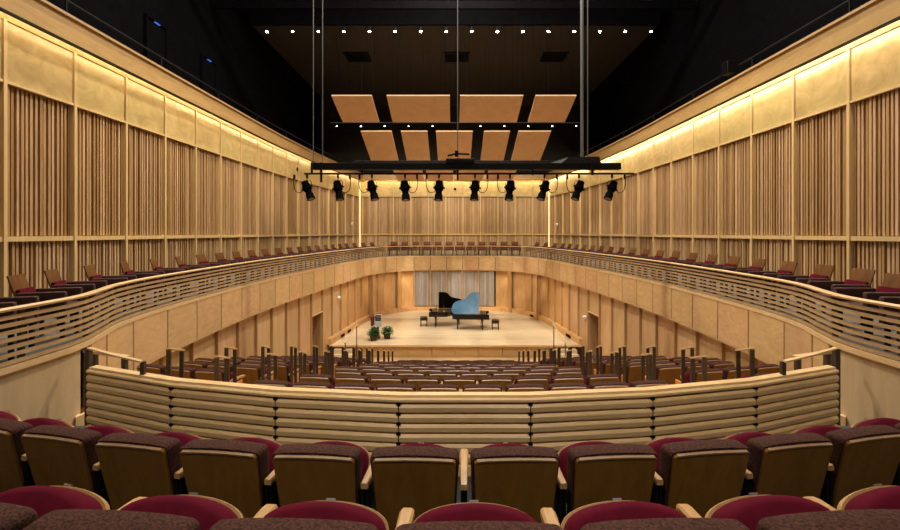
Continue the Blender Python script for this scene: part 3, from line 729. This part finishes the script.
# end posts and stair guards
for sg, side in SIDES:
    g = empty('stair_guard', (sg*3.95, 5.15, FZ), label='bronze guard with wooden handrail at the %s end of the parapet' % side, cat='handrail', group='guards at the parapet ends')
    P = [railpt(sg*s) for s in (4.125, 3.7, 3.27)]
    bm = nb(); box(bm, (P[0][0], P[0][1], (FZ+e(-1.235))/2), (.045, .06, e(-1.235)-FZ)); fin('post', bm, 'bronze', g, world=True)
    bm = nb(); box(bm, (P[2][0], P[2][1]+.02, (e(-1.42)+e(-1.285))/2), (.04, .04, .135)); fin('post', bm, 'bronze', g, world=True)
    bm = nb(); loft(bm, [[(p[0], p[1]-.025, e(h)), (p[0], p[1]+.025, e(h)), (p[0], p[1]+.025, e(h+.016)), (p[0], p[1]-.025, e(h+.016))] for p, h in zip(P, (-1.235, -1.262, -1.288))]); fin('handrail', bm, 'rail', g, world=True)
    g = empty('stair_guard', (sg*4.45, 6.2, 2.5), label='farther bronze guard above the steps beyond the %s parapet end' % side, cat='handrail', group='guards at the parapet ends')
    Q = [(sg*4.62, 6.06), (sg*4.1, 5.85)]
    for q in Q: bm = nb(); box(bm, (q[0], q[1], (2.7+e(-1.52))/2), (.05, .06, e(-1.52)-2.7)); fin('post', bm, 'bronze', g, world=True)
    bm = nb(); sweep(bm, rectp(-.03, .03, e(-1.52), e(-1.49)), [(sg*4.78, 6.12), (sg*4.04, 5.83)], sg); fin('handrail', bm, 'rail', g, world=True)

# ------------------------------------------------------------------ stalls seats and aisle guards
def xa(y):
    T = [(6, 3.28), (6.28, 3.22), (7.45, 2.97), (8.6, 2.84), (9.7, 2.68), (10.8, 2.53), (11.9, 2.43), (12.9, 2.36), (13.9, 2.28), (14.9, 2.25), (18, 2.23)]
    for (a, p), (b, q) in zip(T, T[1:]):
        if y <= b: return p+(q-p)*(y-a)/(b-a)
    return 2.23
far0 = None; farG = None
def stall(loc, rz, lab, grp, s_end=0):
    w = dup(proto, loc, rz, lab, grp, skip=('number_plate',))
    if s_end: make_far_seat_end(w, s_end)
    return w
ROWN = ['back row', 'second row from the back', 'third row from the back', 'fourth row from the back', 'fifth row from the back', 'sixth row from the back',
        'fifth row from the stage', 'fourth row from the stage', 'third row from the stage', 'second row from the stage', 'row nearest the stage']
guard0 = None
def guard(loc, rz, lab):
    global guard0
    if guard0 is None:
        guard0 = empty('aisle_guard', loc, rz, lab, 'handrail', 'bronze hoop guards along the stalls aisles')
        for y in (-.2, .2):
            hh = 1.13-.3*y; bm = nb(); box(bm, (0, y, hh/2), (.055, .03, hh)); fin('post', bm, 'bronze', guard0)
        bm = nb(); box(bm, (0, 0, 1.145), (.065, .48, .022), rx=-math.atan(.3), bev=.005); fin('handrail', bm, 'rail', guard0)
        kids(guard0)
    else: dup(guard0, loc, rz, lab)
for k, y0 in enumerate(ROWY):
    z = .25*(10-k)+.225
    w2 = xa(y0)
    nn = int((2*w2-.16)/.57)
    if nn % 2 != (k % 2): nn -= 1
    for i in range(nn):
        x = (i-(nn-1)/2)*.57; 
        stall((x, y0+sag(x), z), math.asin(x/20), 'burgundy stalls seat, centre block, %s, %s from the left' % (ROWN[k], ORD[i]), 'centre stalls seats', s_end=(1 if i == nn-1 else (-1 if i == 0 and 0 else 0)))
    for sg, side in SIDES:
        # centre side of the aisle
        guard((sg*w2, y0-.05+sag(w2), z), -sg*.12, 'bronze aisle guard, inner side of %s aisle, %s' % (side, ROWN[k]))
        xo = w2+.74
        guard((sg*xo, y0+sag(xo), z+.06), -sg*.12, 'bronze aisle guard, wall side of %s aisle, %s' % (side, ROWN[k]))
        x = xo+.39; j = 0
        lim = min(side_x(y0+sag(4.5)), side_x(y0+sag(4.5)+.4))-.30
        while x < lim:
            rz = math.asin(x/20)*1.0
            stall((sg*x, y0+sag(x), z), sg*rz, 'burgundy stalls seat, %s side block, %s, %s from the aisle' % (side, ROWN[k], ORD[j]), side+' side stalls seats', s_end=(-sg if j == 0 else 0))
            x += .575; j += 1

# ------------------------------------------------------------------ balcony armchairs
def make_armchair(loc, rz, label, group):
    w = empty('balcony_armchair', loc, rz, label, 'armchair', group)
    mb = Matrix.Translation((0, -.20, .42)) @ Matrix.Rotation(math.radians(17), 4, 'X')
    bm = nb(); box(bm, (0, -.012, .26), (.46, .022, .50), mtx=mb, bev=.008); fin('back_shell', bm, 'darkwood', w, True)
    bm = nb(); box(bm, (0, .030, .15), (.43, .06, .30), mtx=mb, bev=.022); fin('back_cushion', bm, 'velvet', w, True)
    bm = nb(); box(bm, (0, .07, .42), (.46, .48, .14), bev=.03); fin('seat', bm, 'leather', w, True)
    for s in (-1, 1):
        bm = nb(); box(bm, (s*.28, .04, .50), (.09, .56, .36), bev=.025); fin('armrest', bm, 'leather', w, True)
        for yy in (-.16, .26):
            bm = nb(); box(bm, (s*.25, yy, .17), (.045, .045, .34)); fin('leg', bm, 'blacksteel', w)
    return w
ac = None
for sg, side in SIDES:
    line = offset([(sg*x, y) for x, y in SCURVE if y > 3.6], .60, sg)
    pts = resample(line, 1.05)
    for i, p in enumerate(pts):
        y = p[1]
        q = pts[min(i+1, len(pts)-1)]; o_ = pts[max(i-1, 0)]
        t = math.atan2(q[1]-o_[1], q[0]-o_[0])
        inward = math.degrees(t)-90 if True else 0
        tilt = math.degrees(math.atan2(-(q[0]-o_[0])*sg, q[1]-o_[1]))
        rz = math.radians(90+max(-4, tilt)-(16 if sg < 0 and y < 13 else 0))*sg
        lab = 'maroon armchair with wooden back on the %s balcony, %s from the near end' % (side, ORD[i])
        if ac is None: ac = make_armchair((p[0], p[1], e(-1.485)), rz, lab, side+' balcony armchairs'); kids(ac)
        else: dup(ac, (p[0], p[1], e(-1.485)), rz, lab, side+' balcony armchairs')
for i in range(12):
    x = (i-5.5)*.735
    dup(ac, (x, 31.75, e(-1.487)), PI, 'maroon armchair on the far balcony facing us, %s from the left' % ORD[i], 'far balcony armchairs')

# ------------------------------------------------------------------ grand pianos
def piano(loc, rz, label, lidmat, open_ang, L=2.05, W=1.22):
    w = empty('grand_piano', loc, rz, label, 'piano', 'two grand pianos on the stage'); w.scale = (.85, 1, 1)
    h = .84
    # outline: player at x<0 facing +x; bass side y=W/2, treble side y=-W/2
    ctrl = [(.0, -W/2), (.35, -W/2), (.62, -W/2), (.85, -W/2), (1.02, -W*.40), (1.2, -W*.22), (1.45, -W*.14), (1.75, -W*.08), (1.96, W*.04), (2.05, W*.24), (2.02, W*.40), (1.85, W*.49), (1.55, W/2)]
    out = catmull(ctrl, 5) + [(0, W/2)]
    bm = nb(); prism(bm, [(x, y) for x, y in out if 1], h-.27, h-.015)
    case = fin('case', bm, 'lacquer', w, True)
    bm = nb(); sc_ = [( .05+(x-.05)*.95 if x > .05 else .3, y*.93) for x, y in out]; sc_ = [(max(.34, x), y) for x, y in sc_]
    prism(bm, sc_, h-.02, h-.005); fin('soundboard', bm, 'brass', w)
    # keyboard
    bm = nb(); box(bm, (-.09, 0, h-.22), (.24, W, .10), bev=.01)
    for s in (-1, 1): box(bm, (-.06, s*(W/2-.04), h-.12), (.26, .08, .22), bev=.03)
    box(bm, (.07, 0, h-.04), (.04, W-.14, .16), bev=.01)
    box(bm, (.2, 0, h-.003), (.28, W, .02))
    fin('keybed', bm, 'lacquer', w, True)
    bm = nb(); box(bm, (-.09, 0, h-.155), (.15, W-.18, .025)); kb = fin('keyboard', bm, 'ivory', w)
    bm = nb()
    for k in range(36):
        if k % 7 in (2, 6): continue
        box(bm, (-.065, -(W-.2)/2+(k+1)*(W-.2)/37, h-.138), (.09, .012, .018))
    fin('black_keys', bm, 'lacquer', kb)
    bm = nb(); box(bm, (.27, 0, h+.11), (.02, .62, .22), ry=math.radians(18), bev=.008); fin('music_desk', bm, 'lacquer', w)
    # lid hinged on the bass side
    piv = Matrix.Translation((0, W/2, h)) @ Matrix.Rotation(-open_ang, 4, 'X')
    lid = catmull([(.42, -W/2-.02), (.62, -W/2-.02), (.85, -W*.5), (1.02, -W*.41), (1.2, -W*.23), (1.45, -W*.15), (1.75, -W*.09), (1.97, W*.03), (2.07, W*.24), (2.04, W*.41), (1.86, W*.5), (1.55, W/2)], 5) + [(.42, W/2)]
    bm = nb(); a = [bm.verts.new(piv @ Vector((x, y-W/2, 0))) for x, y in lid]; b = [bm.verts.new(piv @ Vector((x, y-W/2, .025))) for x, y in lid]
    bm.faces.new(a[::-1]); ft = bm.faces.new(b)
    for i in range(len(a)): bm.faces.new((a[i], a[(i+1) % len(a)], b[(i+1) % len(a)], b[i]))
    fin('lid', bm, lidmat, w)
    bm = nb(); tube(bm, [(.75, -W/2+.08, h-.02), piv @ Vector((.75, -W+.3, 0))], .012, 6); fin('prop_stick', bm, 'lacquer', w)
    for x, y in ((.22, -W/2+.14), (.22, W/2-.14), (L-.32, W*.24)):
        bm = nb(); rings = []
        for z, r in ((h-.26, .075), (h-.36, .07), (h-.38, .05), (.12, .036), (.10, .045), (.06, .045), (.06, .02), (.0, .02)):
            rings.append([(x+r*math.cos(t+PI/4), y+r*math.sin(t+PI/4), z) for t in [2*PI*k/8 for k in range(8)]])
        loft(bm, rings); fin('leg', bm, 'lacquer', w)
    bm = nb()
    for s in (-1, 1): box(bm, (.3, s*.07, .34), (.03, .03, .5))
    box(bm, (.28, 0, .1), (.12, .24, .05), bev=.01); tube(bm, [(.3, 0, .3), (.62, 0, h-.27)], .008, 6)
    ly = fin('pedal_lyre', bm, 'lacquer', w)
    for s in (-1, 0, 1):
        bm = nb(); box(bm, (.18, s*.06, .08), (.14, .022, .012)); fin('pedal', bm, 'brass', ly)
    return w
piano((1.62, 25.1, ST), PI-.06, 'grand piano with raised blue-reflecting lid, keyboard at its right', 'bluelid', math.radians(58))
piano((-1.23, 25.9, ST), .04, 'black grand piano behind, keyboard at its left, lid open', 'lidblack', math.radians(52))
def bench(loc, rz, label):
    w = empty('piano_bench', loc, rz, label, 'bench', 'piano benches')
    bm = nb(); box(bm, (0, 0, .42), (.40, .62, .13), bev=.03); fin('cushion', bm, 'lacquer', w, True)
    bm = nb(); box(bm, (0, 0, .36), (.37, .58, .06)); fin('frame', bm, 'lacquer', w)
    for sx in (-1, 1):
        for sy in (-1, 1):
            bm = nb(); box(bm, (sx*.16, sy*.26, .17), (.045, .045, .34)); fin('leg', bm, 'lacquer', w)
bench((-1.67, 25.85, ST), .04, 'black padded bench at the left end of the two pianos')
bench((2.10, 25.0, ST), -.06, 'black padded bench at the right end of the two pianos')

# ------------------------------------------------------------------ lectern and plants
lc = empty('lectern', (-3.78, 22.95, ST), .12, 'dark brown lectern with a grey sign on the front, left of stage', 'lectern')
bm = nb(); box(bm, (-.05, .05, .5), (.38, .32, 1.0), bev=.012); fin('column', bm, 'lecternwood', lc)
bm = nb(); box(bm, (-.06, .02, 1.04), (.56, .42, .04), rx=math.radians(14), bev=.01); fin('top', bm, 'lecternwood', lc)
bm = nb(); box(bm, (-.04, .04, .02), (.5, .4, .04)); fin('base', bm, 'lecternwood', lc)
bm = nb(); box(bm, (.10, -.14, .84), (.34, .03, .60), bev=.006); sg_ = fin('sign', bm, 'signgrey', lc)
bm = nb(); box(bm, (.10, -.158, .96), (.26, .008, .28)); fin('dark_square', bm, 'screen', sg_)
bm = nb(); box(bm, (.10, -.164, 1.02), (.16, .004, .02)); box(bm, (.10, -.164, .97), (.16, .004, .02)); box(bm, (.10, -.164, .90), (.12, .004, .015)); fin('emblem_bars', bm, 'signgrey', sg_)
def plant(loc, label, seed):
    rnd = random.Random(seed)
    w = empty('potted_plant', loc, 0, label, 'plant', 'flowering plants by the lectern')
    bm = nb(); loft(bm, [[(r*math.cos(t), r*math.sin(t), z) for t in [2*PI*k/14 for k in range(14)]] for z, r in ((0, .13), (.18, .17), (.22, .18), (.22, .16))]); fin('pot', bm, 'pot', w, True)
    bm = nb()
    for k in range(420):
        a = rnd.uniform(0, 2*PI); el = rnd.uniform(-.25, 1.5); r = rnd.uniform(.08, .27)
        c = Vector((r*math.cos(a)*math.cos(el), r*math.sin(a)*math.cos(el), .27+r*math.sin(el)*1.1))
        d = Vector((math.cos(a), math.sin(a), rnd.uniform(-.5, .7))).normalized(); u = d.cross(Vector((0, 0, 1))).normalized(); l = rnd.uniform(.08, .13); wd = l*.3
        nrm = u.cross(d)
        v = [bm.verts.new(p) for p in (c, c+d*l*.5+u*wd+nrm*.012, c+d*l, c+d*l*.5-u*wd+nrm*.012)]; bm.faces.new(v)
    fin('foliage', bm, 'leaf', w)
    bm = nb(); [tube(bm, [(0, 0, .2), (.15*math.cos(t), .15*math.sin(t), .45)], .008, 5) for t in (0, 1.2, 2.5, 3.7, 5)]; fin('stem', bm, 'leaf', w)
    for k in range(9):
        a = rnd.uniform(0, 2*PI); el = rnd.uniform(.1, 1.3); r = .30
        c = (r*math.cos(a)*math.cos(el), r*math.sin(a)*math.cos(el), .36+r*math.sin(el)*1.05)
        bm = nb(); bmesh.ops.create_icosphere(bm, subdivisions=1, radius=.042, matrix=Matrix.Translation(c) @ Matrix.Diagonal((1, 1, .55, 1))); fin('flower', bm, 'white', w)
plant((-3.80, 22.35, ST), 'leafy green plant with white flowers left of the lectern sign', 3)
plant((-3.22, 22.75, ST), 'leafy green plant with white flowers right of the lectern', 5)

# ------------------------------------------------------------------ small wall fittings
def wall_dome(loc, label):
    w = empty('wall_lamp', loc, 0, label, 'wall lamp')
    bm = nb(); bmesh.ops.create_uvsphere(bm, u_segments=16, v_segments=10, radius=.10, matrix=Matrix.Diagonal((1, 1, .85, 1))); fin('dome', bm, 'white', w, True)
    bm = nb(); box(bm, (0, 0, -.09), (.09, .09, .05), bev=.01); fin('mount', bm, 'white', w)
def on_curve(y, off, sg):
    pts = [(sg*x, yy) for x, yy in FULL]; P = offset(pts, off, sg); return min(P, key=lambda p: abs(p[1]-y))
p = on_curve(22.9, .06, -1); wall_dome((p[0], p[1], e(-3.08)), 'small white dome on the left lower wall past the doorway')
p = on_curve(21.1, .06, 1); wall_dome((p[0], p[1], e(-3.70)), 'small white dome on the right lower wall beside the doorway')
wall_dome((-wall_x(32.0)+.22, 32.0, e(.62)), 'small white dome on the upper left wall near the far corner')
wall_dome((wall_x(32.0)-.22, 32.0, e(.58)), 'small white dome on the upper right wall near the far corner')
def port(loc, r, label, ax):
    w = empty('round_port', loc, 0, label, 'wall port')
    m = Matrix.Rotation(PI/2, 4, ax)
    bm = nb(); bmesh.ops.create_cone(bm, cap_ends=True, segments=16, radius1=r, radius2=r, depth=.03, matrix=m); fin('disc', bm, 'black', w)
    bm = nb(); bmesh.ops.create_cone(bm, cap_ends=False, segments=16, radius1=r*1.2, radius2=r*1.2, depth=.02, matrix=m); fin('ring', bm, 'bronze', w)
port((.05, 33.87, e(3.1)), .09, 'small dark round port in the middle of the far wall', 'X')
port((-wall_x(23.2)+.13, 23.2, e(3.08)), .09, 'small dark round port in a golden panel of the left wall', 'Y')
def vent(sg, y, label, wd=.45):
    p = on_curve(y, -.1, sg); q = on_curve(y+.6, -.1, sg); rz = math.atan2(q[1]-p[1], q[0]-p[0])
    w = empty('socket_box', (p[0], p[1], ST+.08), rz, label, 'socket box')
    bm = nb(); box(bm, (0, 0, .03), (wd, .04, .11), bev=.008); fin('plate', bm, 'black', w)
    bm = nb(); [box(bm, (-wd/2+.1*k+.07, -sg*-.024, .03), (.05, .012, .06)) for k in range(int(wd/.1))]; fin('socket', bm, 'blacksteel', w)
vent(-1, 22.9, 'black socket box in the stage skirting left, nearer one')
vent(-1, 23.9, 'black socket box in the stage skirting left, farther one')
vent(1, 22.8, 'black socket box in the stage skirting right, nearer one', .6)
vent(-1, 28.5, 'small black socket box at the far left of the stage', .2)
vent(1, 28.3, 'small black socket box at the far right of the stage', .4)

# ------------------------------------------------------------------ lights
def area(loc, size, power, col=(1, .86, .66), rot=(0, 0, 0), sy=None):
    l = bpy.data.lights.new('hall_light', 'AREA'); l.energy = power; l.color = col; l.shape = 'RECTANGLE'; l.size = size; l.size_y = sy or size
    o = bpy.data.objects.new('hall_light', l); COL.objects.link(o); o.location = loc; o.rotation_euler = rot; return o
def spot(loc, tgt, power, ang, col=(1, .86, .66), blend=.6, r=.08):
    l = bpy.data.lights.new('spot_light', 'SPOT'); l.energy = power; l.color = col; l.spot_size = math.radians(ang); l.spot_blend = blend; l.shadow_soft_size = r
    o = bpy.data.objects.new('spot_light', l); COL.objects.link(o); o.location = loc
    o.rotation_euler = (Vector(tgt)-Vector(loc)).to_track_quat('-Z', 'Y').to_euler(); return o
for i in range(16):
    x = .12+(i-7.5)*1.18
    if i % 3 == 1: spot((x, 21.75, e(9.1)), (x*.45, 25.5, ST), 1500, 75, (1, .92, .8))
spot((-2, 26, e(9.2)), (-1, 25.5, .6), 1300, 85, (1, .92, .8)); spot((2, 26, e(9.2)), (1, 25.5, .6), 1300, 85, (1, .92, .8))
for x in (-4.5, 0, 4.5):
    for y, pw in ((12.5, 800), (7, 170)):
        area((x, y, e(11.8)), .8, pw, (1, .88, .7))
area((0, 17.5, e(11.8)), 1.5, 1200, (1, .88, .7))
for x in (-2.5, 2.5): spot((x, -1.5, e(7)), (x*.6, 4.3, FZ+.3), 1000, 50, (1, .86, .66), r=.3)
for x in (-5, 0, 5): spot((x, 22.5, e(9.2)), (x, 34, e(.6)), 2500, 62, (1, .86, .62))
# small recessed downlights under the far balcony edge
for sg in (-1, 1):
    for y in (24.2, 27.2):
        p = on_curve(y, -.0, sg); spot((p[0]-sg*.12, p[1], e(-2.46)), (p[0]+sg*.1, p[1]+.1, .6), 14, 60, (1, .84, .6), r=.03)
    spot((sg*3.15, 30.35, e(-2.46)), (sg*3.15, 30.75, .6), 14, 60, (1, .84, .6), r=.03)

# ------------------------------------------------------------------ world, camera
wd = bpy.data.worlds.new('World'); sc.world = wd; wd.use_nodes = True
wd.node_tree.nodes['Background'].inputs['Color'].default_value = (1, .85, .65, 1); wd.node_tree.nodes['Background'].inputs['Strength'].default_value = .02
cam = bpy.data.cameras.new('camera'); co = bpy.data.objects.new('camera', cam); COL.objects.link(co)
co.location = (-.1, 0, E); co.rotation_euler = (PI/2, 0, 0)
cam.sensor_width = 36; cam.sensor_fit = 'HORIZONTAL'; cam.lens = 480/900*36; cam.shift_x = -3/900; cam.shift_y = -32/900; cam.clip_start = .05; cam.clip_end = 200
sc.camera = co
sc.view_settings.view_transform = 'Standard'; sc.view_settings.look = 'None'; sc.view_settings.exposure = 0; sc.view_settings.gamma = 1
sc.view_settings.use_curve_mapping = False
sc.cycles.use_denoising = True
sc.cycles.max_bounces = 8; sc.cycles.diffuse_bounces = 5; sc.cycles.transparent_max_bounces = 8
sc.cycles.sample_clamp_indirect = 6
